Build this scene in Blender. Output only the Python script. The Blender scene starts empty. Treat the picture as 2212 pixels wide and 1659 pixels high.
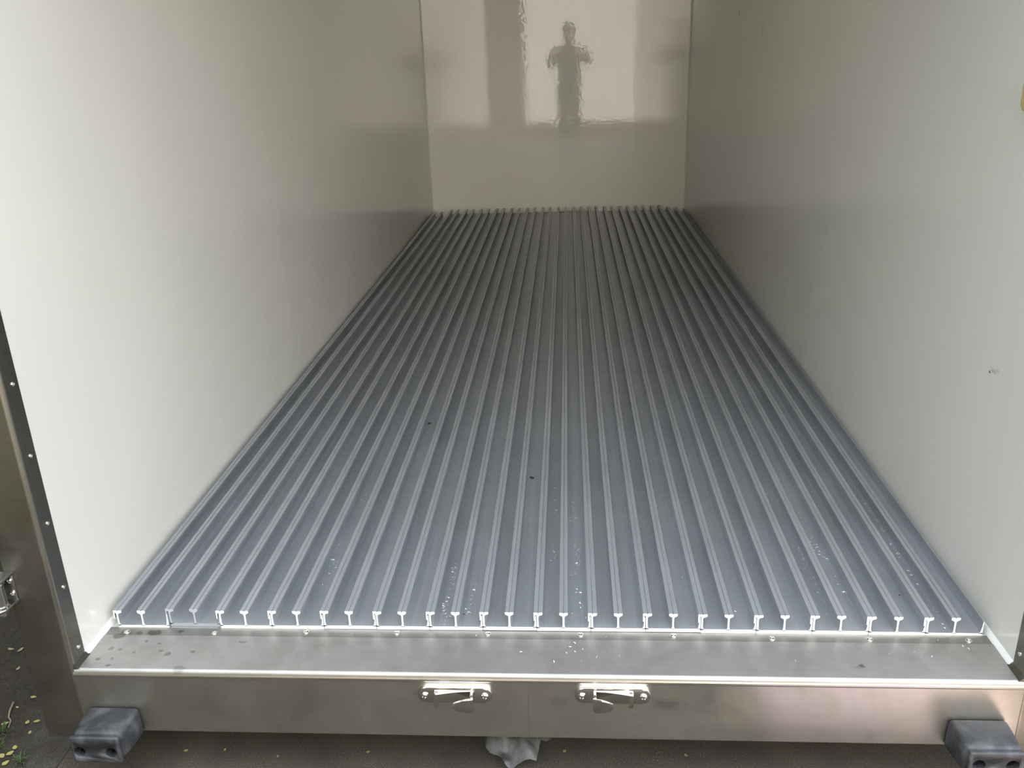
import bpy, bmesh, math, random
from mathutils import Vector, Matrix
random.seed(7)
SC = bpy.context.scene
COL = SC.collection
PI = math.pi

# ------------------------------------------------------------------ camera
CAMP = Vector((1.08034, -1.69535, 1.26135))
yaw, pitch, roll, FPX = -0.069765, 0.364041, -0.033253, 1895.918
fwd = Vector((math.sin(yaw)*math.cos(pitch), math.cos(yaw)*math.cos(pitch), -math.sin(pitch)))
rt = Vector((math.cos(yaw), -math.sin(yaw), 0)); up = rt.cross(fwd)
r2 = math.cos(roll)*rt + math.sin(roll)*up
u2 = -math.sin(roll)*rt + math.cos(roll)*up
cam = bpy.data.cameras.new('camera'); camo = bpy.data.objects.new('camera', cam); COL.objects.link(camo)
m = Matrix((r2, u2, -fwd)).transposed().to_4x4(); m.translation = CAMP
camo.matrix_world = m
cam.sensor_fit = 'HORIZONTAL'; cam.sensor_width = 36.0; cam.lens = 36.0*FPX/2212.0
cam.clip_start = 0.01; cam.clip_end = 200
SC.camera = camo

# ------------------------------------------------------------------ sky, sun, exposure
world = bpy.data.worlds.new('world'); SC.world = world; world.use_nodes = True
nt = world.node_tree; nt.nodes.clear()
wo = nt.nodes.new('ShaderNodeOutputWorld'); bg = nt.nodes.new('ShaderNodeBackground')
tc = nt.nodes.new('ShaderNodeTexCoord'); sx = nt.nodes.new('ShaderNodeSeparateXYZ'); rp = nt.nodes.new('ShaderNodeValToRGB')
nt.links.new(tc.outputs['Generated'], sx.inputs[0]); nt.links.new(sx.outputs['Z'], rp.inputs[0])
nt.links.new(rp.outputs[0], bg.inputs[0]); nt.links.new(bg.outputs[0], wo.inputs[0])
rp.color_ramp.elements[0].position = 0.0; rp.color_ramp.elements[0].color = (0.46, 0.48, 0.50, 1)
rp.color_ramp.elements[1].position = 0.75; rp.color_ramp.elements[1].color = (0.90, 0.98, 1.10, 1)
bg.inputs[1].default_value = 4.5
sun = bpy.data.lights.new('sun', 'SUN'); suno = bpy.data.objects.new('sun', sun); COL.objects.link(suno)
sun.energy = 28.0; sun.angle = math.radians(3); sun.color = (1.0, 0.93, 0.82)
SUND = Vector((0.26, 0.66, 0.70)).normalized()
suno.rotation_euler = (-SUND).to_track_quat('-Z', 'Y').to_euler(); suno.location = (2, 8, 9)
vs = SC.view_settings
SC.display_settings.display_device = 'sRGB'
vs.view_transform = 'Standard'; vs.look = 'None'; vs.exposure = 0.0; vs.gamma = 1.0; vs.use_curve_mapping = False

# ------------------------------------------------------------------ dimensions (metres; floor plank underside = 0)
M = 0.125; HR = 0.0468; LEN = 5.507; SD = 0.156; XL, XR = -0.027, 2.018; SH = 0.171
GZ = -0.27; CEIL = 2.20; JY = -0.105; HEAD = 2.12

# ------------------------------------------------------------------ node helpers
def mat(name, color=(.8, .8, .8), rough=.5, metal=0., **kw):
    mt = bpy.data.materials.new(name); mt.use_nodes = True
    b = mt.node_tree.nodes['Principled BSDF']
    b.inputs['Base Color'].default_value = (*color, 1); b.inputs['Roughness'].default_value = rough
    b.inputs['Metallic'].default_value = metal
    for k, v in kw.items(): b.inputs[k.replace('_', ' ')].default_value = v
    return mt
def N(mt, t, **kw):
    n = mt.node_tree.nodes.new(t)
    for k, v in kw.items(): setattr(n, k, v)
    return n
def lk(mt, a, b): mt.node_tree.links.new(a, b)
def B(mt): return mt.node_tree.nodes['Principled BSDF']
def pos(mt, scale=(1, 1, 1), obj=False):
    mp = N(mt, 'ShaderNodeMapping'); mp.inputs['Scale'].default_value = scale
    if obj: lk(mt, N(mt, 'ShaderNodeTexCoord').outputs['Object'], mp.inputs[0])
    else: lk(mt, N(mt, 'ShaderNodeNewGeometry').outputs['Position'], mp.inputs[0])
    return mp.outputs[0]
def noise(mt, vec, scale, detail=4, rough=.55, dist=0.):
    n = N(mt, 'ShaderNodeTexNoise'); n.inputs['Scale'].default_value = scale; n.inputs['Detail'].default_value = detail
    n.inputs['Roughness'].default_value = rough; n.inputs['Distortion'].default_value = dist
    lk(mt, vec, n.inputs['Vector']); return n.outputs['Fac']
def ramp(mt, fac, stops):
    r = N(mt, 'ShaderNodeValToRGB'); e = r.color_ramp.elements
    while len(e) < len(stops): e.new(.5)
    for el, (p, c) in zip(e, stops):
        el.position = p; el.color = (*c, 1) if isinstance(c, tuple) else (c, c, c, 1)
    lk(mt, fac, r.inputs[0]); return r.outputs[0]
def mixc(mt, fac, a, b, mode='MIX'):
    n = N(mt, 'ShaderNodeMix', data_type='RGBA', blend_type=mode)
    for s, v in ((n.inputs[0], fac), (n.inputs[6], a), (n.inputs[7], b)):
        if isinstance(v, (int, float)): s.default_value = v
        elif isinstance(v, tuple): s.default_value = (*v, 1)
        else: lk(mt, v, s)
    return n.outputs[2]
def bump(mt, h, strength, dist):
    b = N(mt, 'ShaderNodeBump'); b.inputs['Strength'].default_value = strength; b.inputs['Distance'].default_value = dist
    lk(mt, h, b.inputs['Height']); lk(mt, b.outputs[0], B(mt).inputs['Normal'])
def math2(mt, op, a, b=None):
    n = N(mt, 'ShaderNodeMath', operation=op)
    for s, v in ((n.inputs[0], a), (n.inputs[1], b)):
        if v is None: continue
        if isinstance(v, (int, float)): s.default_value = v
        else: lk(mt, v, s)
    return n.outputs[0]
def spots(mt, lst, axes, soft=.25):
    """mask of elliptical marks: (a, b, radius_a, radius_b, strength)"""
    g = N(mt, 'ShaderNodeNewGeometry').outputs['Position']
    nz = N(mt, 'ShaderNodeTexNoise'); nz.inputs['Scale'].default_value = 90; lk(mt, g, nz.inputs['Vector'])
    s = N(mt, 'ShaderNodeSeparateXYZ'); lk(mt, g, s.inputs[0])
    wob = math2(mt, 'MULTIPLY', math2(mt, 'SUBTRACT', nz.outputs['Fac'], .5), 1.1)
    tot = None
    for a, b, ra, rb, st in lst:
        da = math2(mt, 'MULTIPLY', math2(mt, 'SUBTRACT', s.outputs[axes[0]], a), 1/ra)
        db = math2(mt, 'MULTIPLY', math2(mt, 'SUBTRACT', s.outputs[axes[1]], b), 1/rb)
        d = math2(mt, 'ADD', math2(mt, 'SQRT', math2(mt, 'ADD', math2(mt, 'MULTIPLY', da, da), math2(mt, 'MULTIPLY', db, db))), wob)
        mr = N(mt, 'ShaderNodeMapRange'); lk(mt, d, mr.inputs[0])
        mr.inputs[1].default_value = 1+soft; mr.inputs[2].default_value = 1-soft; mr.inputs[3].default_value = 0; mr.inputs[4].default_value = st
        tot = mr.outputs[0] if tot is None else math2(mt, 'MAXIMUM', tot, mr.outputs[0])
    return tot

# ------------------------------------------------------------------ materials
def gelcoat(name, col, rough, pe, marks=None, axes=None, mark_col=(.10, .09, .07)):
    mt = mat(name, col, rough); B(mt).inputs['IOR'].default_value = 1.52
    p = pos(mt)
    dirt = ramp(mt, noise(mt, pos(mt, (1, 1, .35)), 3.2, 5), [(.35, (.97, .97, .96)), (.65, (1, 1, 1))])
    c = mixc(mt, 1., col, dirt, 'MULTIPLY')
    if marks: c = mixc(mt, spots(mt, marks, axes, .4), c, mark_col)
    lk(mt, c, B(mt).inputs['Base Color'])
    bump(mt, noise(mt, p, 38, 2), pe, .002)
    return mt
WALLC = (.745, .735, .69)
m_back = gelcoat('gelcoat_back', (.79, .78, .735), .03, .09)
m_left = gelcoat('gelcoat_left', WALLC, .13, .03, [(1.9, .95, .004, .004, .5), (3.1, .62, .006, .02, .25)], 'YZ')
m_right = gelcoat('gelcoat_right', WALLC, .13, .03,
                  [(3.54, 1.41, .010, .011, 1.), (.2046, .5554, .004, .003, .9), (.19, .563, .012, .005, .3), (.172, .569, .009, .004, .18), (2.9, 1.32, .006, .035, .35)], 'YZ')
m_white = mat('white_sealant', (.83, .84, .80), .4)
m_slab = mat('white_subfloor', (.75, .75, .70), .5)

def aluminium(name, base, rough, streak=True):
    mt = mat(name, base, rough, .60)
    p = pos(mt, (260, 1.2, 60)); st = noise(mt, p, 1.0, 3, .6)
    p2 = noise(mt, pos(mt), 5, 4)
    c = mixc(mt, 1., ramp(mt, st, [(.3, (.92, .92, .92)), (.7, (1.04, 1.04, 1.04))]), base, 'MULTIPLY')
    c = mixc(mt, 1., ramp(mt, p2, [(.3, (.92, .92, .92)), (.7, (1.04, 1.04, 1.04))]), c, 'MULTIPLY')
    lk(mt, c, B(mt).inputs['Base Color'])
    lk(mt, ramp(mt, st, [(.2, rough-.06), (.8, rough+.07)]), B(mt).inputs['Roughness'])
    return mt
m_alu = aluminium('mill_aluminium', (.46, .482, .51), .44)
m_cut = mat('saw_cut_aluminium', (.95, .95, .95), .55, .25)
m_cutdull = mat('smeared_aluminium', (.50, .53, .57), .5, .6)
m_swarf = mat('bright_swarf', (.95, .95, .95), .3, .5)

def stainless(name, base, rough, sp=None, axes=None, smear=.10, metal=1.):
    mt = mat(name, base, rough, metal)
    n1 = noise(mt, pos(mt), 9, 6, .6, .6); n2 = noise(mt, pos(mt, (2, 30, 30)), 3, 3)
    c = mixc(mt, 1., ramp(mt, n1, [(.30, (.80, .79, .77)), (.62, (1., 1., 1.))]), base, 'MULTIPLY')
    c = mixc(mt, 1., ramp(mt, n2, [(.2, (.95, .95, .95)), (.8, (1.03, 1.03, 1.03))]), c, 'MULTIPLY')
    if sp: c = mixc(mt, spots(mt, sp, axes, .18), c, (base[0]*.42, base[1]*.40, base[2]*.38))
    lk(mt, c, B(mt).inputs['Base Color'])
    lk(mt, ramp(mt, n1, [(.3, rough+smear), (.7, rough)]), B(mt).inputs['Roughness'])
    return mt
SPOTS = [(.0185, -.0345, .015, .011, .8), (.028, -.024, .013, .010, .7), (.0976, -.021, .017, .010, .8), (.0611, -.0224, .008, .006, .7),
         (.1579, -.0147, .008, .005, .7), (.0216, -.0814, .006, .006, .45), (.0455, -.0851, .005, .004, .55), (.0828, -.0944, .004, .004, .6),
         (.0936, -.054, .004, .004, .6), (.1271, -.0619, .004, .003, .6), (.1433, -.0884, .005, .004, .6), (.1641, -.0987, .008, .007, .6),
         (.2187, -.0895, .006, .005, .6), (.0103, -.1194, .005, .005, .7), (.0431, -.118, .004, .005, .5), (.0439, -.1411, .006, .004, .7),
         (.2106, -.149, .014, .010, .45), (.3227, -.0535, .010, .004, .5), (1.7025, -.1116, .006, .006, .9), (1.698, -.116, .012, .005, .3)]
m_sill = stainless('stainless_sill', (.525, .52, .50), .48, SPOTS, 'XY', .04, .88)
_g = N(m_sill, 'ShaderNodeNewGeometry'); _s = N(m_sill, 'ShaderNodeSeparateXYZ'); lk(m_sill, _g.outputs['Position'], _s.inputs[0])
_m = N(m_sill, 'ShaderNodeMapRange'); lk(m_sill, _s.outputs['Y'], _m.inputs[0])
for _i, _v in ((1, -.0335), (2, -.0295), (3, 0.), (4, 1.)): _m.inputs[_i].default_value = _v
_old = B(m_sill).inputs['Base Color'].links[0].from_socket
lk(m_sill, mixc(m_sill, _m.outputs[0], _old, (.70, .70, .68), 'MULTIPLY'), B(m_sill).inputs['Base Color'])   # darker riveted strip
m_apron = stainless('stainless_apron', (.60, .58, .53), .29, [(1.285, -.070, .024, .010, .5), (1.285, -.070, .04, .018, .22), (.985, -.125, .0006, .09, .6), (1.05, -.067, .02, .012, .2)], 'XZ', .14)
m_post = stainless('stainless_post_darkened', (.30, .288, .255), .30, None, None, .16)  # same steel as the apron, base darkened to stand for dark mirrored surroundings
m_chrome = mat('polished_steel', (.74, .72, .69), .13, 1.)
m_galv = mat('dull_plated_steel', (.36, .35, .335), .33, 1.)
m_rub = mat('black_rubber', (.03, .033, .038), .5)
_n = noise(m_rub, pos(m_rub), 28, 6)
lk(m_rub, ramp(m_rub, _n, [(.32, (.016, .017, .020)), (.5, (.032, .035, .040)), (.72, (.085, .088, .092))]), B(m_rub).inputs['Base Color'])
lk(m_rub, ramp(m_rub, _n, [(.3, .42), (.7, .62)]), B(m_rub).inputs['Roughness']); bump(m_rub, _n, .25, .003)
m_wood = mat('tan_wood', (.50, .38, .16), .6)
lk(m_wood, mixc(m_wood, noise(m_wood, pos(m_wood, (8, 2, 60)), 3), (.42, .31, .12), (.60, .47, .22)), B(m_wood).inputs['Base Color'])
m_ground = mat('asphalt', (.06, .055, .05), .85)
g1 = noise(m_ground, pos(m_ground), 300, 4, .75); g2 = noise(m_ground, pos(m_ground), 7, 5); g3 = noise(m_ground, pos(m_ground), 900, 2)
gc = ramp(m_ground, g1, [(.30, (.022, .020, .015)), (.50, (.075, .067, .052)), (.62, (.110, .099, .080)), (.70, (.36, .345, .31))])
gc = mixc(m_ground, 1., ramp(m_ground, g2, [(.3, (.62, .58, .50)), (.7, (1.12, 1.06, .92))]), gc, 'MULTIPLY')
lk(m_ground, gc, B(m_ground).inputs['Base Color']); bump(m_ground, g1, .9, .006)
m_soil = mat('dark_soil', (.035, .027, .018), .95)
s1 = noise(m_soil, pos(m_soil), 140, 6, .7)
_sc = ramp(m_soil, s1, [(.3, (.009, .006, .003)), (.52, (.030, .022, .012)), (.70, (.055, .042, .025)), (.80, (.11, .09, .06))])
_a1 = noise(m_soil, pos(m_soil), 300, 4, .75)
_ac = ramp(m_soil, _a1, [(.30, (.020, .017, .012)), (.50, (.070, .060, .044)), (.62, (.100, .088, .068)), (.70, (.33, .31, .27))])
_p = N(m_soil, 'ShaderNodeNewGeometry'); _q = N(m_soil, 'ShaderNodeSeparateXYZ'); lk(m_soil, _p.outputs['Position'], _q.inputs[0])
_w = math2(m_soil, 'ADD', _q.outputs['X'], math2(m_soil, 'MULTIPLY', math2(m_soil, 'SUBTRACT', noise(m_soil, pos(m_soil), 14, 6), .5), .35))
_r = N(m_soil, 'ShaderNodeMapRange'); lk(m_soil, _w, _r.inputs[0]); _r.inputs[1].default_value = -.30; _r.inputs[2].default_value = -.10   # soil thins out onto the asphalt
lk(m_soil, mixc(m_soil, _r.outputs[0], _sc, _ac), B(m_soil).inputs['Base Color']); bump(m_soil, s1, 1., .01)
m_plastic = mat('grimy_plastic_sheet', (.42, .42, .41), .45)
_n = noise(m_plastic, pos(m_plastic), 30, 5)
lk(m_plastic, ramp(m_plastic, _n, [(.3, (.09, .086, .078)), (.6, (.19, .19, .185))]), B(m_plastic).inputs['Base Color'])
m_yleaf = mat('yellow_leaf', (.25, .22, .055), .7)
m_pleaf = mat('pale_leaf', (.20, .18, .10), .7)
m_bleaf = mat('brown_leaf', (.075, .055, .03), .6)
m_red = mat('rust_red_leaf', (.16, .035, .015), .6)
m_twig = mat('pale_twig', (.17, .14, .09), .8)
m_grass = mat('grass_green', (.035, .065, .015), .7)
m_stone = mat('pale_pebble', (.45, .44, .42), .8)
m_shirt = mat('slate_shirt', (.05, .065, .075), .9); m_trou = mat('dark_trousers', (.035, .038, .042), .9)
m_skin = mat('skin', (.36, .21, .14), .55); m_hair = mat('dark_hair', (.02, .016, .013), .6); m_phone = mat('black_phone', (.015, .015, .018), .2)
m_lime = mat('white_plaster', (.86, .83, .76), .8); m_pillar = mat('brown_brick', (.14, .11, .08), .85)
m_pink = mat('pink_board', (.42, .315, .315), .7)
m_leafg = mat('blocker_green', (.05, .075, .025), .8)

# ------------------------------------------------------------------ mesh helpers
def link(name, bm, mats, parent=None, smooth=False, loc=None):
    me = bpy.data.meshes.new(name)
    bmesh.ops.recalc_face_normals(bm, faces=bm.faces)
    if parent is not None and loc is None: loc = parent_world(parent)
    if loc is not None: bmesh.ops.translate(bm, verts=bm.verts, vec=-Vector(loc))
    bm.to_mesh(me); bm.free()
    for mm in (mats if isinstance(mats, (list, tuple)) else [mats]): me.materials.append(mm)
    if smooth:
        me.shade_smooth()
        me.set_sharp_from_angle(angle=math.radians(38))
    o = bpy.data.objects.new(name, me); COL.objects.link(o)
    if parent is not None: o.parent = parent
    elif loc is not None: o.location = loc
    return o
def parent_world(o):
    v = Vector((0, 0, 0))
    while o: v += o.location; o = o.parent
    return v
def tag(o, label, cat, group=None, kind=None):
    o['label'] = label; o['category'] = cat
    if group: o['group'] = group
    if kind: o['kind'] = kind
    return o
def thing(name, label, cat, loc, group=None):
    o = bpy.data.objects.new(name, None); COL.objects.link(o); o.location = loc; o.empty_display_size = .05
    return tag(o, label, cat, group, 'thing')
def struct(o, label=None, cat=None):
    o['kind'] = 'structure'
    if label: o['label'] = label; o['category'] = cat
    return o
def box(bm, x0, x1, y0, y1, z0, z1, bev=0., seg=2, mi=0):
    r = bmesh.ops.create_cube(bm, size=1.); vs_ = r['verts']
    for v in vs_:
        v.co = Vector((x0 if v.co.x < 0 else x1, y0 if v.co.y < 0 else y1, z0 if v.co.z < 0 else z1))
    fs = {f for v in vs_ for f in v.link_faces}
    for f in fs: f.material_index = mi
    if bev > 0:
        bmesh.ops.bevel(bm, geom=list({e for v in vs_ for e in v.link_edges}), offset=bev, segments=seg, profile=.5, affect='EDGES')
    return bm
def prism(bm, pts, axis, a0, a1, cap_mi=None, mi=0, caps=True):
    """extrude a closed 2-D outline along axis ('x': pts=(y,z), 'y': pts=(x,z), 'z': pts=(x,y))"""
    def P(p, a): return {'x': (a, p[0], p[1]), 'y': (p[0], a, p[1]), 'z': (p[0], p[1], a)}[axis]
    A = [bm.verts.new(P(p, a0)) for p in pts]; Bv = [bm.verts.new(P(p, a1)) for p in pts]
    n = len(pts)
    for i in range(n):
        f = bm.faces.new((A[i], A[(i+1) % n], Bv[(i+1) % n], Bv[i])); f.material_index = mi
    if caps:
        f = bm.faces.new(A[::-1]); f.material_index = mi if cap_mi is None else cap_mi
        f = bm.faces.new(Bv); f.material_index = mi
    return bm
def cyl(bm, c, r, h, axis='z', seg=20, r2=None, mi=0):
    rot = {'z': Matrix(), 'y': Matrix.Rotation(PI/2, 4, 'X'), 'x': Matrix.Rotation(PI/2, 4, 'Y')}[axis]
    n0 = len(bm.faces)
    bmesh.ops.create_cone(bm, cap_ends=True, segments=seg, radius1=r, radius2=r if r2 is None else r2, depth=h, matrix=Matrix.Translation(c) @ rot)
    return bm
def dome(bm, c, r, h, normal, seg=16):
    """low button head standing on a surface"""
    q = Vector(normal).to_track_quat('Z', 'Y').to_matrix().to_4x4()
    prof = [(1., 0.), (1., .35), (.93, .65), (.75, .9), (.50, 1.), (.44, .55), (.0, .40)]
    rings = []
    for pr, ph in prof:
        if pr == 0: rings.append([bm.verts.new(Vector(c) + q @ Vector((0, 0, ph*h)))]); continue
        rings.append([bm.verts.new(Vector(c) + q @ Vector((pr*r*math.cos(2*PI*i/seg), pr*r*math.sin(2*PI*i/seg), ph*h))) for i in range(seg)])
    for a, b in zip(rings, rings[1:]):
        for i in range(seg):
            if len(b) == 1: bm.faces.new((a[i], a[(i+1) % seg], b[0]))
            else: bm.faces.new((a[i], a[(i+1) % seg], b[(i+1) % seg], b[i]))
    return bm
NEW = bmesh.new

# ------------------------------------------------------------------ setting: box body
TH = 0.10
struct(link('wall_left', box(NEW(), XL-TH, XL, JY, LEN+TH, -.19, CEIL+.1), m_left), 'glossy white left wall panel inside the cargo box', 'wall')
struct(link('wall_right', box(NEW(), XR, XR+TH, JY, LEN+TH, -.19, CEIL+.1), m_right), 'glossy white right wall panel with a dark tick mark high up', 'wall')
struct(link('wall_back', box(NEW(), XL-TH, XR+TH, LEN, LEN+TH, -.19, CEIL+.1), m_back), 'glossy white end wall mirroring the bright doorway', 'wall')
struct(link('ceiling', box(NEW(), XL-TH, XR+TH, JY, LEN+TH, CEIL, CEIL+TH), m_left))
struct(link('floor', box(NEW(), XL, XR, 0.0, LEN, -.18, -.0045), m_slab), 'white sub floor showing in the far corners under the planks', 'floor')
struct(link('ground', box(NEW(), -30, 30, -30, 30, GZ-.3, GZ), m_ground), 'dark rough asphalt below the steel sill', 'ground')
# soil strip beside the asphalt on the left
bm = NEW(); bmesh.ops.create_grid(bm, x_segments=100, y_segments=170, size=1)
for v in bm.verts:
    x = -1.02 + v.co.x*.9; y = -.5 + v.co.y*1.5
    e = min(1, max(0, (-.02 + .03*math.sin(y*9) + .015*math.sin(y*41) + .012*math.sin(y*97) - x)/.06))
    v.co = Vector((x, y, GZ - .002 + e*.0045 + (random.random()-.5)*.003*e))
struct(link('ground', bm, m_soil, smooth=True), 'dark bare soil left of the steel post', 'ground')
# sealing beads and corner trims
def coving(x, s):
    bm = NEW(); h = .0125
    prism(bm, [(x, -.004), (x + s*.0085, -.004), (x + s*.008, .003), (x + s*.0045, .008), (x + s*.0012, h), (x, h)], 'y', JY+.002, LEN)
    return bm
struct(link('baseboard_left', coving(XL, 1), m_white, smooth=True), 'white sealing bead along the left wall foot', 'trim')
struct(link('baseboard_right', coving(XR, -1), m_white, smooth=True), 'white sealing bead along the right wall foot', 'trim')
struct(link('trim_1', prism(NEW(), [(XL, LEN), (XL+.008, LEN), (XL+.0075, LEN-.003), (XL+.003, LEN-.012), (XL, LEN-.014)], 'z', -.004, CEIL), m_white), 'white corner strip in the far left corner', 'trim')
struct(link('trim_2', prism(NEW(), [(XR, LEN), (XR-.008, LEN), (XR-.0075, LEN-.003), (XR-.003, LEN-.012), (XR, LEN-.014)], 'z', -.004, CEIL), m_white), 'white corner strip in the far right corner', 'trim')

# ------------------------------------------------------------------ stainless door frame
fr = thing('steel_doorway', 'brushed stainless steel door frame with broad sill and riveted jambs around the open end', 'door frame', (1.0, -SD, -.1885))
# threshold plate with a small step at the rivet strip and a rolled front edge
R = .0085; prof = [(0, .0), (-.0305, .0), (-.032, .0014), (-SD+R+.0, .0014)]
for i in range(1, 8):
    a = i/8*PI/2; prof.append((-SD+R - R*math.sin(a), .0014-R + R*math.cos(a)))
prof += [(-SD, -R)]
sillp = prof + [(-SD+.004, -R), (-SD+.004, -.004), (0, -.004)]
sillo = link('sill_plate', prism(NEW(), sillp, 'x', XL-.001, XR+.001), m_sill, fr, smooth=True); sillo['label'] = 'grey steel threshold with dried water spots'
ap = [(-SD, -R), (-SD-.0012, -R-.004), (-SD-.0012, -.0165), (-SD, -.0195), (-SD, -SH+.005), (-SD+.004, -SH), (-.09, -SH), (-.09, -SH+.004), (-SD+.006, -SH+.006), (-SD+.006, -R)]
link('front_apron', prism(NEW(), ap, 'x', XL-.004, XR+.004), m_apron, fr)
def post(s, xin):
    """hollow corner post; s=-1 left, +1 right"""
    o = xin + s*.104; r = .010
    pts = [(xin, JY), (xin, -SD+r)]
    for i in range(1, 6):
        a = i/6*PI/2; pts.append((xin + s*r*(1-math.cos(a)), -SD + r*(1-math.sin(a))))
    pts += [(xin + s*r, -SD), (o - s*.004, -SD), (o, -SD+.004), (o, JY)]
    return prism(NEW(), pts, 'z', -.1885, HEAD+.18)
posts = [link('post', post(s, x), m_post, fr, smooth=True) for s, x in ((-1, XL+.0005), (1, XR-.0005))]
link('header', box(NEW(), XL+.001, XR-.001, -SD+.003, JY, HEAD, HEAD+.18, .004), m_post, fr)
for s, x in ((-1, XL), (1, XR)):   # folded corner pieces where sill meets jamb
    bm = NEW(); k = -s
    prism(bm, [(x, .0006), (x + k*.010, .0020), (x + k*.006, .0045), (x + k*.003, .008), (x, .010)], 'y', -SD+.001, JY+.004)
    link('corner_fillet', bm, m_post, fr, smooth=True)
for x in (.0305, .242, .4596, .6746, .8875, 1.1013, 1.3127, 1.532, 1.747, 1.9625):
    y = -.0135 - (.007 if (x < .3 or x > 1.5) else 0)
    link('rivet', dome(NEW(), (x, y, 0.), .0075, .0042, (0, 0, 1)), m_chrome, sillo, smooth=True)
for i in range(13):
    z = .0375 + i*.158
    link('rivet', dome(NEW(), (XL+.0004, -.1228, z), .0052, .0032, (1, 0, 0), 12), m_chrome, posts[0], smooth=True)
    link('rivet', dome(NEW(), (XR-.0004, -.1228, z+.009), .0052, .0032, (-1, 0, 0), 12), m_chrome, posts[1], smooth=True)

# ------------------------------------------------------------------ aluminium T-floor planks
def p_base(y0, y1, cut):
    pts = [(.0008, -.0028), (M-.0004, -.0028), (M-.0004, .0075), (M-.0065, .0065), (.0072, .0065), (.0008, .0075)]
    return prism(NEW(), pts, 'y', y0, y1, 1)
def p_rib(y0, y1, cut):
    c = M/2
    pts = [(c-.0055, .005), (c+.0055, .005), (c+.0026, .0090), (c+.0020, .013), (c+.0020, .0345), (c+.0036, .0375), (c+.0085, .0400), (c+.0098, .0415), (c+.0098, .0462), (c+.0092, HR),
           (c+.0016, HR), (c, HR-.0028), (c-.0016, HR), (c-.0092, HR), (c-.0098, .0462), (c-.0098, .0415), (c-.0085, .0400), (c-.0036, .0375), (c-.0020, .0345), (c-.0020, .013), (c-.0026, .0090)]
    return prism(NEW(), pts, 'y', y0, y1, 1)
def p_hook(y0, y1, cut):
    pts = [(.0008, .004), (.0086, .005), (.0056, .0095), (.0048, .014), (.0048, .0345), (.0062, .0380), (.0128, .0402), (.0142, .0415), (.0142, .0462), (.0136, HR),
           (.0058, HR), (.0042, HR-.0028), (.0026, HR), (-.0056, HR), (-.0062, .0462), (-.0062, .0255), (-.0052, .0242), (-.0037, .0242), (-.0033, .0400), (-.0004, .0400), (.0008, .0385)]
    return prism(NEW(), pts, 'y', y0, y1, 1)
def p_side(y0, y1, cut):
    pts = [(M-.0095, .005), (M-.0004, .005), (M-.0006, .0375), (M-.0022, .0375), (M-.0034, .022), (M-.0055, .0095)]
    return prism(NEW(), pts, 'y', y0, y1, 1)
PARTS = (('base_plate', p_base), ('hooked_rib', p_hook), ('rib', p_rib), ('side_flange', p_side))
ORD = ['first', 'second', 'third', 'fourth', 'fifth', 'sixth', 'seventh', 'eighth']
_dup = {}
for k in range(16):
    dz = .0042*(1-((k-7.5)/7.5)**2) - .0002 + (.0006 if k % 3 == 1 else 0)
    if k == 0: lab = 'aluminium T section floor plank against the left wall, shorter at its far end'
    elif k == 15: lab = 'aluminium T section floor plank against the right wall, curly shavings in its channel'
    elif k == 1: lab = 'second aluminium floor plank from the left wall, its near end dull and smeared'
    elif k < 8: lab = ORD[k] + ' aluminium T section floor plank counted from the left wall'
    else: lab = ORD[15-k] + ' aluminium T section floor plank counted from the right wall'
    r = thing('aluminium_plank', lab, 'floor plank', (k*M, 0, dz), 'aluminium T section floor planks')
    y0 = .006 if k == 1 else 0.0; y1 = LEN-.085 if k in (0, 15) else LEN-.003
    key = (y0, y1)
    for nm, fn in PARTS:
        if (key, nm) in _dup:
            o = _dup[(key, nm)].copy(); COL.objects.link(o); o.parent = r
        else:
            o = link(nm, fn(y0, y1, None), [m_alu, m_cutdull if k == 1 else m_cut], loc=(0, 0, 0)); o.parent = r
            _dup[(key, nm)] = o

def ftop(x):
    k = min(15, max(0, int(x//M)))
    return .0067 + .0042*(1-((k-7.5)/7.5)**2) - .0002 + (.0006 if k % 3 == 1 else 0)
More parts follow.
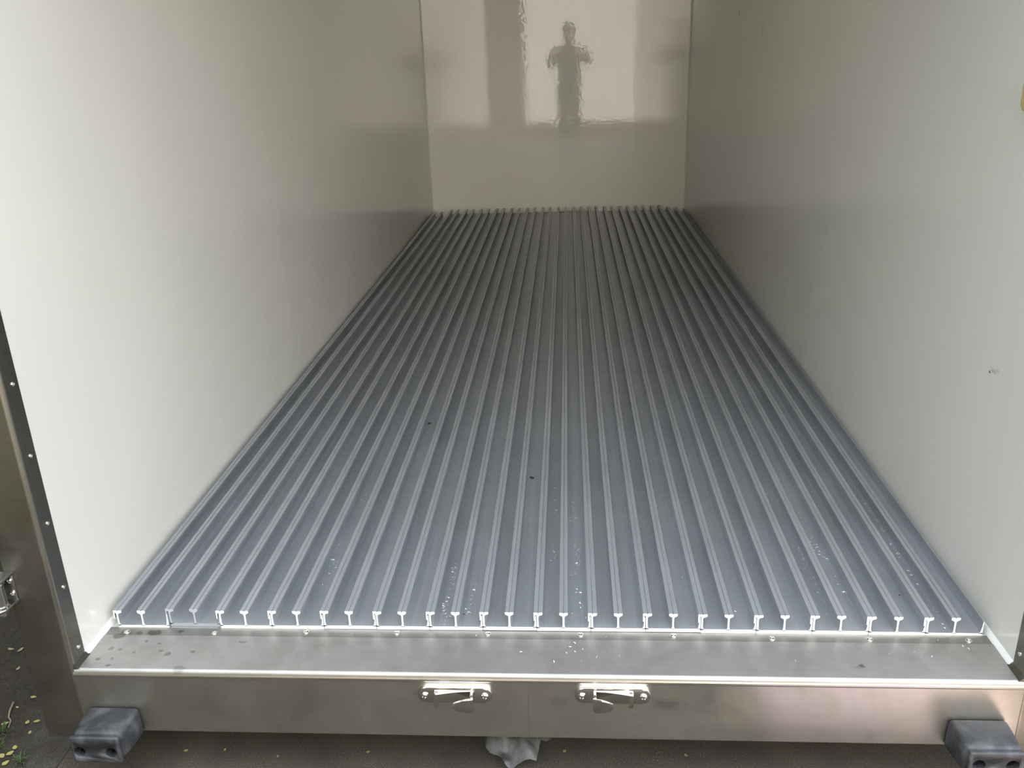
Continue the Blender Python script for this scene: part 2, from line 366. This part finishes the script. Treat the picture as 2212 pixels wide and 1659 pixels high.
# swarf: bright saw shavings along the channels (nobody could count them)
bm = NEW()
def chip(x, y, z, s):
    a = random.random()*2*PI; n = random.choice((2, 3, 4)); w = s*.22; cur = (random.random()-.5)*2.6
    pts = []
    px, py, pz = x, y, z + .0006 + random.random()*.0012
    for i in range(n+1):
        pts.append((px, py, pz, a)); px += math.cos(a)*s/n; py += math.sin(a)*s/n; a += cur/n; pz += (random.random()-.35)*s*.25
    L = []
    for (px, py, pz, a) in pts:
        nx, ny = -math.sin(a)*w/2, math.cos(a)*w/2
        L.append((bm.verts.new((px+nx, py+ny, pz)), bm.verts.new((px-nx, py-ny, pz+w*.6))))
    for (a1, b1), (a2, b2) in zip(L, L[1:]): bm.faces.new((a1, b1, b2, a2))
CL = [
 (90, .004, .030, [(.250, .638), (.250, .586), (.250, .466), (.249, .361), (.248, .319), (.247, .242), (.248, .174), (.248, .098), (.249, .023)]),
 (70, .0035, .026, [(.312, .416), (.312, .362), (.312, .301), (.311, .238), (.311, .154), (.310, .114), (.311, .068), (.311, .017)]),
 (60, .008, .03, [(.436, .472), (.439, .426), (.442, .382), (.450, .353), (.444, .33)]), (26, .009, .02, [(.445, .279), (.463, .275), (.462, .262)]),
 (16, .010, .03, [(.456, .172), (.446, .168), (.454, .16)]), (14, .012, .05, [(.451, .609), (.463, .685)]),
 (110, .011, .03, [(.78, .258), (.778, .228), (.778, .158), (.778, .109), (.78, .072), (.783, .032), (.773, .027)]),
 (34, .012, .04, [(.836, .165), (.838, .116), (.84, .033)]),
 (90, .010, .06, [(1.039, 1.071), (1.031, .88), (1.036, .815), (1.039, .718), (1.04, .535), (1.036, .328), (1.04, .23)]),
 (110, .010, .05, [(1.088, .596), (1.088, .484), (1.101, .328), (1.098, .254), (1.096, .185), (1.105, .114), (1.104, .047), (1.080, .077)]),
 (120, .008, .04, [(1.667, .666), (1.676, .574), (1.668, .506), (1.669, .412), (1.680, .335), (1.680, .268), (1.680, .21), (1.68, .145), (1.681, .088), (1.680, .033)]),
 (120, .010, .04, [(1.722, .567), (1.724, .394), (1.73, .347), (1.740, .274), (1.742, .205), (1.742, .121)]),
 (130, .0035, .02, [(1.928, .757), (1.929, .623), (1.929, .547), (1.929, .45), (1.929, .348), (1.929, .254), (1.929, .197), (1.928, .133), (1.926, .073), (1.926, .016)]),
 (12, .02, .4, [(.90, .9), (.91, .2)]), (10, .02, .5, [(.65, 1.2), (.66, .3)]), (8, .015, .4, [(1.35, .7), (1.36, .1)]), (8, .015, .4, [(1.47, .9), (1.48, .1)])]
for n, sxx, syy, pl in CL:
    for i in range(int(n*1.5)):
        t = random.random()*(len(pl)-1); j = int(t); f = t-j
        x = pl[j][0]*(1-f) + pl[j+1][0]*f + random.gauss(0, sxx*.55); y = max(.006, pl[j][1]*(1-f) + pl[j+1][1]*f + random.gauss(0, syy*.5))
        chip(x, y, ftop(x), .0016 + random.random()**3*.0048)
for x, y in [(1.042, -.117), (1.076, -.045), (1.09, -.077), (1.099, -.04), (1.135, -.098), (1.158, -.026), (1.126, -.13), (1.186, -.092), (1.772, -.069), (1.83, -.063), (1.861, -.078),
             (1.941, -.044), (1.949, -.055), (1.895, -.024), (1.921, -.022), (1.877, -.136), (1.565, -.096), (1.08, -.06), (1.07, -.085), (1.1, -.11), (.93, -.05), (.97, -.08), (.86, -.02), (1.09, -.05), (1.105, -.065)]:
    chip(x, y, .0022, .003 + random.random()*.004)
sw = link('metal_shavings', bm, m_swarf, smooth=True)
tag(sw, 'bright silver metal shavings scattered in the floor channels and on the sill', 'metal shavings', kind='stuff')

# ------------------------------------------------------------------ latch keepers on the apron
def keeper(cx, cz, s, label):
    """s=+1: tall eared fin on the right of the plate"""
    fy = -SD - .0012
    r = thing('latch_keeper', label, 'door latch', (cx, fy, cz), 'latch keepers on the sill apron')
    pts = []; hw, hh = .0815, .0195
    for i in range(13): a = -PI/2 + PI*i/12; pts.append((cx + hw-hh + hh*math.cos(a), cz + hh*math.sin(a)))
    for i in range(13): a = PI/2 + PI*i/12; pts.append((cx - hw+hh + hh*math.cos(a), cz + hh*math.sin(a)))
    bm = NEW(); prism(bm, pts, 'y', fy-.008, fy+.0015)
    caps = [e for e in bm.edges if abs(e.verts[0].co.y-(fy-.008)) < 1e-5 and abs(e.verts[1].co.y-(fy-.008)) < 1e-5]
    bmesh.ops.bevel(bm, geom=caps, offset=.002, segments=2, affect='EDGES', profile=.5)
    bpl = link('base_plate', bm, m_chrome, r, smooth=True)
    y0 = fy - .0075
    for q in (-1, 1):
        b = NEW(); dome(b, (cx + q*.066, y0, cz), .0085, .006, (0, -1, 0), 20)
        link('bolt', b, m_chrome, bpl, smooth=True)
    # tall fin with the flared cam ear
    fx = cx + s*.038
    b = NEW(); box(b, fx-.0032, fx+.0032, y0-.0195, y0+.001, cz-.022, cz+.0135, .0018)
    link('fin', b, m_chrome, r, smooth=True)
    # ear: plate standing across the fin end, tall at the fin, narrow and rounded at the tip
    out = [(.0045, .010), (.0045, -.020), (.001, -.0260), (-.008, -.0260), (-.020, -.0215), (-.032, -.0140), (-.0385, -.007), (-.0400, .000), (-.0375, .0045), (-.031, .006), (-.012, .0085)]
    b = NEW(); ye = y0 - .021
    def yo(px): return ye - .010*((max(0, -px))/.04)**1.3      # flares forward towards the tip
    A = [b.verts.new((fx + s*px, yo(px)-.0028, cz + pz)) for px, pz in out]; C_ = [b.verts.new((fx + s*px, yo(px)+.0028, cz + pz)) for px, pz in out]
    n = len(out)
    for i in range(n): b.faces.new((A[i], A[(i+1) % n], C_[(i+1) % n], C_[i]))
    b.faces.new(A); b.faces.new(C_[::-1])
    bmesh.ops.recalc_face_normals(b, faces=b.faces)
    bmesh.ops.bevel(b, geom=[e for e in b.edges if abs(e.verts[0].co.y-e.verts[1].co.y) < .004 and (e.verts[0] in A) == (e.verts[1] in A)], offset=.0014, segments=2, affect='EDGES', profile=.5)
    link('cam_ear', b, m_chrome, r, smooth=True)
    # short fin with a down-turned tip
    gx = cx - s*.0395
    pr = [(y0+.001, cz+.0145), (y0-.0085, cz+.0140), (y0-.0110, cz+.010), (y0-.0115, cz-.018), (y0-.0100, cz-.0230), (y0-.0070, cz-.0230), (y0-.006, cz-.017), (y0-.005, cz-.010), (y0+.001, cz-.009)]
    b = NEW(); prism(b, pr, 'x', gx-.0045, gx+.0045)
    bmesh.ops.bevel(b, geom=list(b.edges), offset=.0008, segments=1, affect='EDGES')
    link('hook_lug', b, m_chrome, r, smooth=True)
    # curved web between the two fins: deep at the lug, thin at the tall fin
    b = NEW(); K = 14; rows = []
    for i in range(K+1):
        t = i/K; x = gx + s*.003 + (fx-gx-s*.006)*t
        d = .0115*(1-t)**1.6 + .0035; zb = cz + .013 - .0125*(1-t)**1.5 - .0025
        rows.append([b.verts.new(v) for v in ((x, y0+.001, cz+.0145), (x, y0-d, cz+.0135), (x, y0-d*.9, zb), (x, y0+.001, zb))])
    for a, c in zip(rows, rows[1:]):
        for j in range(4): b.faces.new((a[j], a[(j+1) % 4], c[(j+1) % 4], c[j]))
    b.faces.new(rows[0]); b.faces.new(rows[-1][::-1])
    link('web', b, m_chrome, r, smooth=True)
keeper(.826, -.0475, 1, 'polished steel latch keeper left of the sill middle, its ear pointing left')
keeper(1.1675, -.0435, -1, 'polished steel latch keeper right of the sill middle, its ear pointing right')

# ------------------------------------------------------------------ rubber bumpers
def bool_cut(o, cutters):
    for c in cutters:
        md = o.modifiers.new('b', 'BOOLEAN'); md.operation = 'DIFFERENCE'; md.object = c; md.solver = 'EXACT'
    dg = bpy.context.evaluated_depsgraph_get(); dg.update()
    me = bpy.data.meshes.new_from_object(o.evaluated_get(dg)); o.modifiers.clear(); o.data = me
    for c in cutters:
        d = c.data; bpy.data.objects.remove(c); bpy.data.meshes.remove(d)
def bumper(x0, x1, ztop, holes, hz, label, s):
    fy = -SD
    r = thing('rubber_bumper', label, 'bumper', ((x0+x1)/2, fy, ztop-.074), 'rubber dock bumpers')
    bm = NEW(); box(bm, x0, x1, fy-.0865, fy+.0005, ztop-.073, ztop)
    for v in bm.verts:     # narrower and shallower towards the front, inner flank leaning
        if v.co.y < fy-.04:
            if v.co.z < ztop-.03: v.co.z += .006
            v.co.x += .006 if v.co.x < (x0+x1)/2 else -.004
        if v.co.z < ztop-.03: v.co.x += -.002 if v.co.x < (x0+x1)/2 else .002
    bmesh.ops.bevel(bm, geom=list(bm.edges), offset=.011, segments=4, affect='EDGES', profile=.5, clamp_overlap=True)
    link('body', bm, m_rub, r, smooth=True)
    bm = NEW(); box(bm, x0+.010, x1-.008, fy-.092, fy-.070, ztop-.065, ztop-.006, .004, 2)
    link('neck', bm, m_rub, r, smooth=True)
    bm = NEW(); box(bm, x0+.0065, x1-.0045, fy-.0985, fy-.0895, ztop-.070, ztop-.0015, .0042, 3)
    pad = link('buffer_face', bm, m_rub, r, smooth=True)
    cut = [link('cutter', cyl(NEW(), Vector((hx, fy-.095, hz))-Vector(pad.parent.location), .0128, .08, 'y', 28), m_rub) for hx in holes]
    for c in cut: c.location = pad.parent.location
    bpy.context.view_layer.update()
    bool_cut(pad, cut[:]);
    return r
def bumper_holes(root, holes, hz):
    for ch in list(root.children):
        if ch.name.startswith('buffer_face'): continue
        cut = [link('cutter', cyl(NEW(), Vector((hx, -SD-.080, hz)), .0128, .110, 'y', 28), m_rub) for hx in holes]
        bpy.context.view_layer.update(); bool_cut(ch, cut)
for x0, x1, zt, hs, hz, lb, s in (
        (-.0150, .1060, -.0985, (.0104, .0806), -.138, 'dark grey rubber bumper block under the left end of the sill', 1),
        (1.8770, 1.9990, -.0945, (1.9049, 1.9709), -.1265, 'dark grey rubber bumper block under the right end of the sill', -1)):
    b_ = bumper(x0, x1, zt, hs, hz, lb, s); bumper_holes(b_, hs, hz)

# ------------------------------------------------------------------ hinge on the left post
hz0, hz1 = .186, .252; hx, hy = -.126, -.190; py = -SD
hg = thing('hinge', 'plated steel door hinge bracket bolted to the left post', 'hinge', (hx, py, .195))
bm = NEW(); box(bm, -.155, -.108, py-.005, py+.0005, hz0-.004, hz1+.0025, .002); hbp = link('back_plate', bm, m_galv, hg, smooth=True)
for z in (hz0, hz1):
    pts = [(-.107, py+.0), (-.107, py-.012), (hx+.016, hy-.010), (hx+.008, hy-.019), (hx-.008, hy-.021), (hx-.026, hy-.016), (-.150, py-.012), (-.150, py)]
    bm = NEW(); prism(bm, pts, 'z', z-.003, z+.003); bmesh.ops.bevel(bm, geom=list(bm.edges), offset=.001, segments=1, affect='EDGES')
    link('flange', bm, m_galv, hg, smooth=True)
bm = NEW(); cyl(bm, (hx, hy, (hz0+hz1)/2), .0135, hz1-hz0-.012, 'z', 28); hkn = link('knuckle', bm, m_galv, hg, smooth=True)
for z in (hz0+.0055, hz1-.0055):
    bm = NEW(); cyl(bm, (hx, hy, z), .0165, .004, 'z', 28); link('washer', bm, m_chrome, hkn, smooth=True)
bm = NEW(); cyl(bm, (hx, hy, hz1+.008), .0105, .010, 'z', 6); cyl(bm, (hx, hy, hz1+.015), .006, .006, 'z', 16); link('pin_head', bm, m_chrome, hg, smooth=True)
bm = NEW(); cyl(bm, (hx, hy, hz0-.0085), .0115, .011, 'z', 6); cyl(bm, (hx, hy, hz0-.0165), .006, .006, 'z', 16); link('nut', bm, m_galv, hg, smooth=True)
for z in (.205, .236):
    link('screw', dome(NEW(), (-.1150, py-.005, z), .006, .0045, (0, -1, 0)), m_chrome, hbp, smooth=True)
bm = NEW(); box(bm, -.225, hx, hy-.004, hy+.004, hz0+.012, hz1-.012, .002); link('door_leaf', bm, m_galv, hg, smooth=True)

# ------------------------------------------------------------------ wooden block high on the right wall
bm = NEW(); pts = [(.2375, 1.1655), (.2365, 1.1225), (.226, 1.1125), (.02, 1.1125), (.02, 1.1655)]
prism(bm, pts, 'x', XR-.016, XR+.0005); bmesh.ops.bevel(bm, geom=list(bm.edges), offset=.0015, segments=1, affect='EDGES')
tag(link('wooden_block', bm, m_wood, loc=(XR, .15, 1.14)), 'tan wooden block fixed high on the right wall by the opening', 'wood block')

# ------------------------------------------------------------------ crumpled sheet below the sill
front = [(.876, -.062), (.8765, -.098), (.882, -.116), (.893, -.127), (.919, -.140), (.928, -.160), (.938, -.168), (.948, -.160), (.956, -.149), (.970, -.146), (.984, -.143), (.9995, -.146), (1.001, -.129), (1.005, -.103), (1.008, -.094), (1.020, -.096), (1.032, -.088), (1.036, -.064)]
bm = NEW(); NU, NV = 96, 48; grid = []
def hsh(i): random.seed(i*77+5); v = random.random(); return v
FOLDS = [(hsh(i)*6.28, hsh(i+40)*1.0, .006 + .010*hsh(i+80), 55 + 90*hsh(i+120)) for i in range(9)] + [(hsh(i+200)*6.28, hsh(i+240), .003 + .004*hsh(i+280), 90 + 120*hsh(i+320)) for i in range(5)]
random.seed(21)
for iu in range(NU+1):
    t = iu/NU*(len(front)-1); j = min(int(t), len(front)-2); f = t-j
    fx_, fy_ = front[j][0]*(1-f)+front[j+1][0]*f, front[j][1]*(1-f)+front[j+1][1]*f
    bx_, by_ = .86 + .19*iu/NU, .03
    row = []
    for iv in range(NV+1):
        v = iv/NV; x = fx_*(1-v)+bx_*v; y = fy_*(1-v)+by_*v
        z = 0
        for a, ph, am, fr_ in FOLDS:
            q = (math.cos(a)*x + math.sin(a)*y)*fr_ + ph*6
            z += am*abs(((q/PI) % 2) - 1)
        z = GZ + .003 + z*.55*(.35+.65*min(1, v*3 + .25)) + .018*math.exp(-((y+.09)/.05)**2)
        row.append(bm.verts.new((x, y, z)))
    grid.append(row)
for a, b in zip(grid, grid[1:]):
    for j in range(NV): bm.faces.new((a[j], b[j], b[j+1], a[j+1]))
bmesh.ops.solidify(bm, geom=list(bm.faces), thickness=.0008)
sh_ = link('crumpled_sheet', bm, m_plastic)
tag(sh_, 'crumpled grey plastic sheet on the asphalt below the middle of the sill', 'plastic sheet')

# ------------------------------------------------------------------ leaves, crumbs, twigs, grass
def leaf_bm(x, y, z, L, W, a, curl=.25, seedv=0):
    random.seed(seedv); b = NEW(); K = 8; mid = []; le = []; ri = []
    for i in range(K+1):
        t = i/K; w = W/2*(math.sin(PI*min(1, t*1.02))**.75)*(1.15-.35*t) if 0 < i < K else 0
        zz = curl*L*(t-.5)**2; dx = (t-.5)*L
        def P(o, h): return (x + dx*math.cos(a) - o*math.sin(a), y + dx*math.sin(a) + o*math.cos(a), z + .0012 + zz + h)
        mid.append(b.verts.new(P(0, 0)))
        j1, j2 = 1+random.uniform(-.15, .15), 1+random.uniform(-.15, .15)
        le.append(b.verts.new(P(w*j1, curl*w*.5)) if w else mid[-1]); ri.append(b.verts.new(P(-w*j2, curl*w*.5)) if w else mid[-1])
    for i in range(K):
        for sd in (le, ri):
            vs_ = []
            for v in (mid[i], mid[i+1], sd[i+1], sd[i]):
                if v not in vs_: vs_.append(v)
            if len(vs_) > 2: b.faces.new(vs_)
    bmesh.ops.recalc_face_normals(b, faces=b.faces)
    bmesh.ops.solidify(b, geom=list(b.faces), thickness=.0006)
    return b
def leaf(x, y, z, L, W, a, mt, label, group=None, name='leaf', cat='leaf', curl=.25):
    o = link(name, leaf_bm(x, y, z, L, W, a, curl, int(abs(x*9999))), mt, loc=(x, y, z), smooth=False)
    return tag(o, label, cat, group)
leaf(.5765, 1.1844, ftop(.5765), .015, .014, .4, m_bleaf, 'small dark brown leaf lying deepest inside on the floor, left of centre')
leaf(.9615, .7541, ftop(.9615), .017, .012, 2.6, m_bleaf, 'small brown pointed leaf on the floor near its middle')
leaf(.252, .1265, ftop(.252), .012, .006, .1, m_red, 'rust red leaf scrap in the channel near the left front', name='leaf_scrap', cat='leaf')
leaf(1.8672, .1411, ftop(1.8672), .006, .004, .3, m_red, 'tiny red fleck in the channel near the right front', name='leaf_scrap', cat='leaf')
leaf(.826, .046, ftop(.826), .005, .004, 1., m_bleaf, 'tiny dark fleck in a channel behind the left latch keeper', name='leaf_scrap', cat='leaf')
GL = [(-.309, .06, .014, .008, m_yleaf, 'yellow leaf on the soil by the left post, rearmost of the yellow ones'),
      (-.272, -.03, .012, .009, m_yleaf, 'round yellow leaf on the soil beside the post foot'),
      (-.250, -.026, .014, .008, m_yleaf, 'yellow leaf on the soil touching nearest the left post foot'),
      (-.245, -.065, .012, .007, m_pleaf, 'pale leaf on the soil just in front of the post foot'),
      (-.326, -.036, .016, .010, m_yleaf, 'yellow leaf at the left picture edge among the upper grass blades'),
      (-.253, -.114, .014, .010, m_yleaf, 'yellow leaf topmost of the cluster at the bottom left corner'),
      (-.254, -.133, .016, .011, m_yleaf, 'broad yellow leaf inside the cluster at the bottom left corner'),
      (-.268, -.142, .016, .011, m_yleaf, 'yellow leaf leftmost of the cluster at the bottom left corner'),
      (-.246, -.163, .016, .011, m_yleaf, 'yellow leaf lowest of the cluster at the bottom left corner'),
      (-.330, .022, .010, .005, m_pleaf, 'pale leaf on the soil beside the pale twig'),
      (-.458, .248, .018, .008, m_pleaf, 'pale leaf far back on the dark soil, right of its neighbour'),
      (-.487, .251, .018, .008, m_pleaf, 'pale leaf far back on the dark soil, at the left'),
      (-.417, .17, .014, .007, m_pleaf, 'small pale leaf on dark soil below the hinge'),
      (.166, -.111, .010, .007, m_yleaf, 'yellow leaf on the asphalt just right of the left bumper'),
      (.259, -.106, .008, .005, m_yleaf, 'small yellowish leaf on asphalt, second right of the left bumper'),
      (.602, -.104, .008, .006, m_yleaf, 'small yellow leaf on asphalt between left bumper and plastic sheet'),
      (.392, -.123, .008, .005, m_pleaf, 'tiny pale leaf on asphalt between two yellow leaves left of the sheet'),
      (1.062, -.09, .008, .006, m_yleaf, 'small lime yellow leaf on asphalt just right of the plastic sheet'),
      (1.341, -.096, .009, .006, m_pleaf, 'small tan leaf on asphalt under the right half of the sill'),
      (1.278, -.094, .018, .011, m_bleaf, 'black brown leaf on asphalt under the right latch keeper')]
for i, (x, y, L, W, mt, lb) in enumerate(GL):
    leaf(x, y, GZ + (.0035 if x < -.15 else .001), L*1.15, W*1.15, i*1.7, mt, lb, 'fallen leaves on the ground', curl=.35)
def tube(b, pts, r, seg=6):
    rings = []
    for i, p in enumerate(pts):
        p = Vector(p); d = (Vector(pts[min(i+1, len(pts)-1)]) - Vector(pts[max(i-1, 0)])).normalized()
        q = d.to_track_quat('Z', 'Y'); rr = r*(1-.5*i/(len(pts)-1))
        rings.append([b.verts.new(p + q @ Vector((rr*math.cos(2*PI*k/seg), rr*math.sin(2*PI*k/seg), 0))) for k in range(seg)])
    for a, c in zip(rings, rings[1:]):
        for k in range(seg): b.faces.new((a[k], a[(k+1) % seg], c[(k+1) % seg], c[k]))
    b.faces.new(rings[0][::-1]); b.faces.new(rings[-1]); return b
tz = GZ + .006
tag(link('twig', tube(NEW(), [(-.350, .038, tz), (-.338, .005, tz+.004), (-.330, -.015, tz), (-.314, -.030, tz+.003), (-.309, -.051, tz)], .0028), m_twig, loc=(-.33, -.01, tz)), 'pale bent twig on the soil left of the post', 'twig')
for i, (gx, gy, lb) in enumerate([(-.318, -.060, 'green grass tuft at the left edge below the post, upper one'), (-.215, -.158, 'green grass tuft at the bottom left by the bumper'), (-.300, -.118, 'green grass tuft in the bottom left corner among yellow leaves')]):
    b = NEW(); random.seed(i+3)
    for k in range(34):
        a = random.random()*6.28; rr = random.random()*.018; l = .008+random.random()*.014; x, y = gx+rr*math.cos(a), gy+rr*math.sin(a)
        ln = random.uniform(.3, 1.2); w = .0013; px, pyy = -math.sin(a)*w, math.cos(a)*w
        p0, p1, p2 = (x, y, GZ+.002), (x+math.cos(a)*l*ln*.4, y+math.sin(a)*l*ln*.4, GZ+l*.7), (x+math.cos(a)*l*ln, y+math.sin(a)*l*ln, GZ+l*.8)
        v = [b.verts.new((p0[0]-px, p0[1]-pyy, p0[2])), b.verts.new((p0[0]+px, p0[1]+pyy, p0[2])), b.verts.new((p1[0]+px, p1[1]+pyy, p1[2])), b.verts.new((p1[0]-px, p1[1]-pyy, p1[2])), b.verts.new(p2)]
        b.faces.new(v[:4]); b.faces.new((v[3], v[2], v[4]))
    tag(link('grass_tuft', b, m_grass, loc=(gx, gy, GZ)), lb, 'grass', 'grass tufts')

# ------------------------------------------------------------------ the person taking the picture (seen mirrored in the end wall)
PX, PY, PZ = 1.12, -2.06, GZ
man = thing('person', 'person standing in dark clothes holding a phone, mirrored in the end wall', 'person', (PX, PY, PZ))
def skin_mesh(name, verts, edges, mt, parent, root=0, sub=2):
    me = bpy.data.meshes.new(name); me.from_pydata([Vector(v[:3]) for v in verts], edges, [])
    o = bpy.data.objects.new(name, me); COL.objects.link(o)
    md = o.modifiers.new('s', 'SKIN'); md.use_smooth_shade = True
    for i, v in enumerate(verts):
        r = v[3]; me.skin_vertices[0].data[i].radius = (r, r) if not isinstance(r, tuple) else r
    me.skin_vertices[0].data[root].use_root = True
    sb = o.modifiers.new('u', 'SUBSURF'); sb.levels = sub; sb.render_levels = sub
    dg = bpy.context.evaluated_depsgraph_get(); dg.update()
    m2 = bpy.data.meshes.new_from_object(o.evaluated_get(dg)); o.modifiers.clear(); o.data = m2; m2.name = name
    m2.materials.clear()
    for q in (mt if isinstance(mt, (list, tuple)) else [mt]): m2.materials.append(q)
    o.parent = parent; return o
V = [(0, -.02, .98, (.185, .13)), (0, 0, 1.15, (.185, .13)), (0, .01, 1.34, (.20, .13)), (0, .01, 1.49, (.16, .11)), (0, .01, 1.56, .07), (0, .03, 1.63, .075), (0, .05, 1.71, (.10, .115)), (0, .04, 1.79, (.098, .11)),
     (-.21, .01, 1.46, .09), (-.29, .09, 1.28, .075), (-.15, .27, 1.44, .045), (-.095, .315, 1.49, .036),
     (.21, .01, 1.46, .09), (.32, .09, 1.30, .075), (.15, .27, 1.44, .045), (.07, .315, 1.49, .036),
     (-.095, 0, .90, .115), (-.095, .02, .50, .092), (-.10, -.02, .10, .070), (-.11, .12, .045, .045),
     (.095, 0, .90, .115), (.095, .02, .50, .092), (.10, -.02, .10, .070), (.11, .12, .045, .045)]
E_ = [(0, 1), (1, 2), (2, 3), (3, 4), (4, 5), (5, 6), (6, 7), (3, 8), (8, 9), (9, 10), (10, 11), (3, 12), (12, 13), (13, 14), (14, 15), (0, 16), (16, 17), (17, 18), (18, 19), (0, 20), (20, 21), (21, 22), (22, 23)]
body = skin_mesh('body', V, E_, [m_skin, m_shirt, m_trou], man)
for p in body.data.polygons:
    c = p.center
    if c.z < 1.02: p.material_index = 2
    elif c.z < 1.555 and c.y < .20: p.material_index = 1
    else: p.material_index = 0
for s, hx in ((-1, -.095), (1, .07)):
    for f in range(4):
        zz = 1.515 - f*.017
        skin_mesh('finger', [(hx - s*.004, .318, zz-.004, .009), (hx - s*.012, .335, zz, .0085), (hx - s*.030, .343, zz-.002, .008), (hx - s*.042, .341, zz-.004, .0065)], [(0, 1), (1, 2), (2, 3)], m_skin, man)
    skin_mesh('thumb', [(hx, .312, 1.478, .011), (hx - s*.020, .318, 1.468, .010), (hx - s*.044, .325, 1.472, .008)], [(0, 1), (1, 2)], m_skin, man)
hb = NEW(); bmesh.ops.create_uvsphere(hb, u_segments=24, v_segments=16, radius=1.)
for v in list(hb.verts):
    v.co = Vector((v.co.x*.108, v.co.y*.122 + .032, v.co.z*.105 + 1.785))
bmesh.ops.delete(hb, geom=[v for v in hb.verts if v.co.z < 1.72 or (v.co.y > .09 and v.co.z < 1.80)], context='VERTS')
h = link('hair', hb, m_hair, smooth=True, loc=(0, 0, 0)); h.parent = man
for dx in (-.033, .033):
    e = NEW(); bmesh.ops.create_uvsphere(e, u_segments=12, v_segments=8, radius=.012, matrix=Matrix.Translation((dx, .142, 1.745)))
    q = link('eye', e, m_hair, smooth=True, loc=(0, 0, 0)); q.parent = man
e = NEW(); bmesh.ops.create_cone(e, cap_ends=True, segments=10, radius1=.018, radius2=.006, depth=.05, matrix=Matrix.Translation((0, .158, 1.715)) @ Matrix.Rotation(.35, 4, 'X'))
q = link('nose', e, m_skin, smooth=True, loc=(0, 0, 0)); q.parent = man
bm = NEW(); box(bm, CAMP.x-.072, CAMP.x+.082, -1.712, -1.703, CAMP.z-.037, CAMP.z+.037, .004)
tag(link('smartphone', bm, m_phone, loc=(CAMP.x, -1.717, CAMP.z)), 'black smartphone held sideways at chest height by the mirrored person', 'phone')

# ------------------------------------------------------------------ the yard behind, lit by the sun, mirrored in the walls
struct(link('wall_yard', box(NEW(), .18, 7.5, -7.85, -7.5, GZ, 4.6), m_lime), 'sunlit white yard wall mirrored in the end wall', 'wall')
struct(link('trim_3', box(NEW(), -1.0, .18, -8.0, -7.4, GZ, 5.2, .02), m_pillar), 'dark brick pillar mirrored in the end wall', 'pillar')
struct(link('wall_street', box(NEW(), -9., -1.0, -8.0, -7.7, GZ, 4.4), m_pillar), 'dark brick wall behind the yard', 'wall')
bm = NEW(); random.seed(5)  # unseen leafy mass, added to block sky light and darken post and soil
for k in range(9):
    for zz in (.45, 1.35, 2.2):
        bmesh.ops.create_icosphere(bm, subdivisions=5, radius=.95, matrix=Matrix.Translation((-2.15+random.uniform(-.1, .1), -3.6+k*.85, zz+GZ+random.uniform(-.1, .1))))
for v in bm.verts: v.co += Vector((random.uniform(-.06, .06), random.uniform(-.06, .06), random.uniform(-.06, .06)))
bmesh.ops.delete(bm, geom=[v for v in bm.verts if v.co.z < GZ+.02], context='VERTS')
tag(link('sky_blocker', bm, m_leafg, loc=(-2.15, -.2, GZ)), 'dark green leafy mass added out of view left of the cargo box to block the sky', 'sky_blocker')
bm = NEW(); box(bm, 1.55, 2.12, -.78, -.34, GZ, GZ+.006, .002)
tag(link('cardboard', bm, m_pink, loc=(1.8, -.55, GZ)), 'pink board lying on the asphalt, mirrored in the right of the sill apron', 'board')
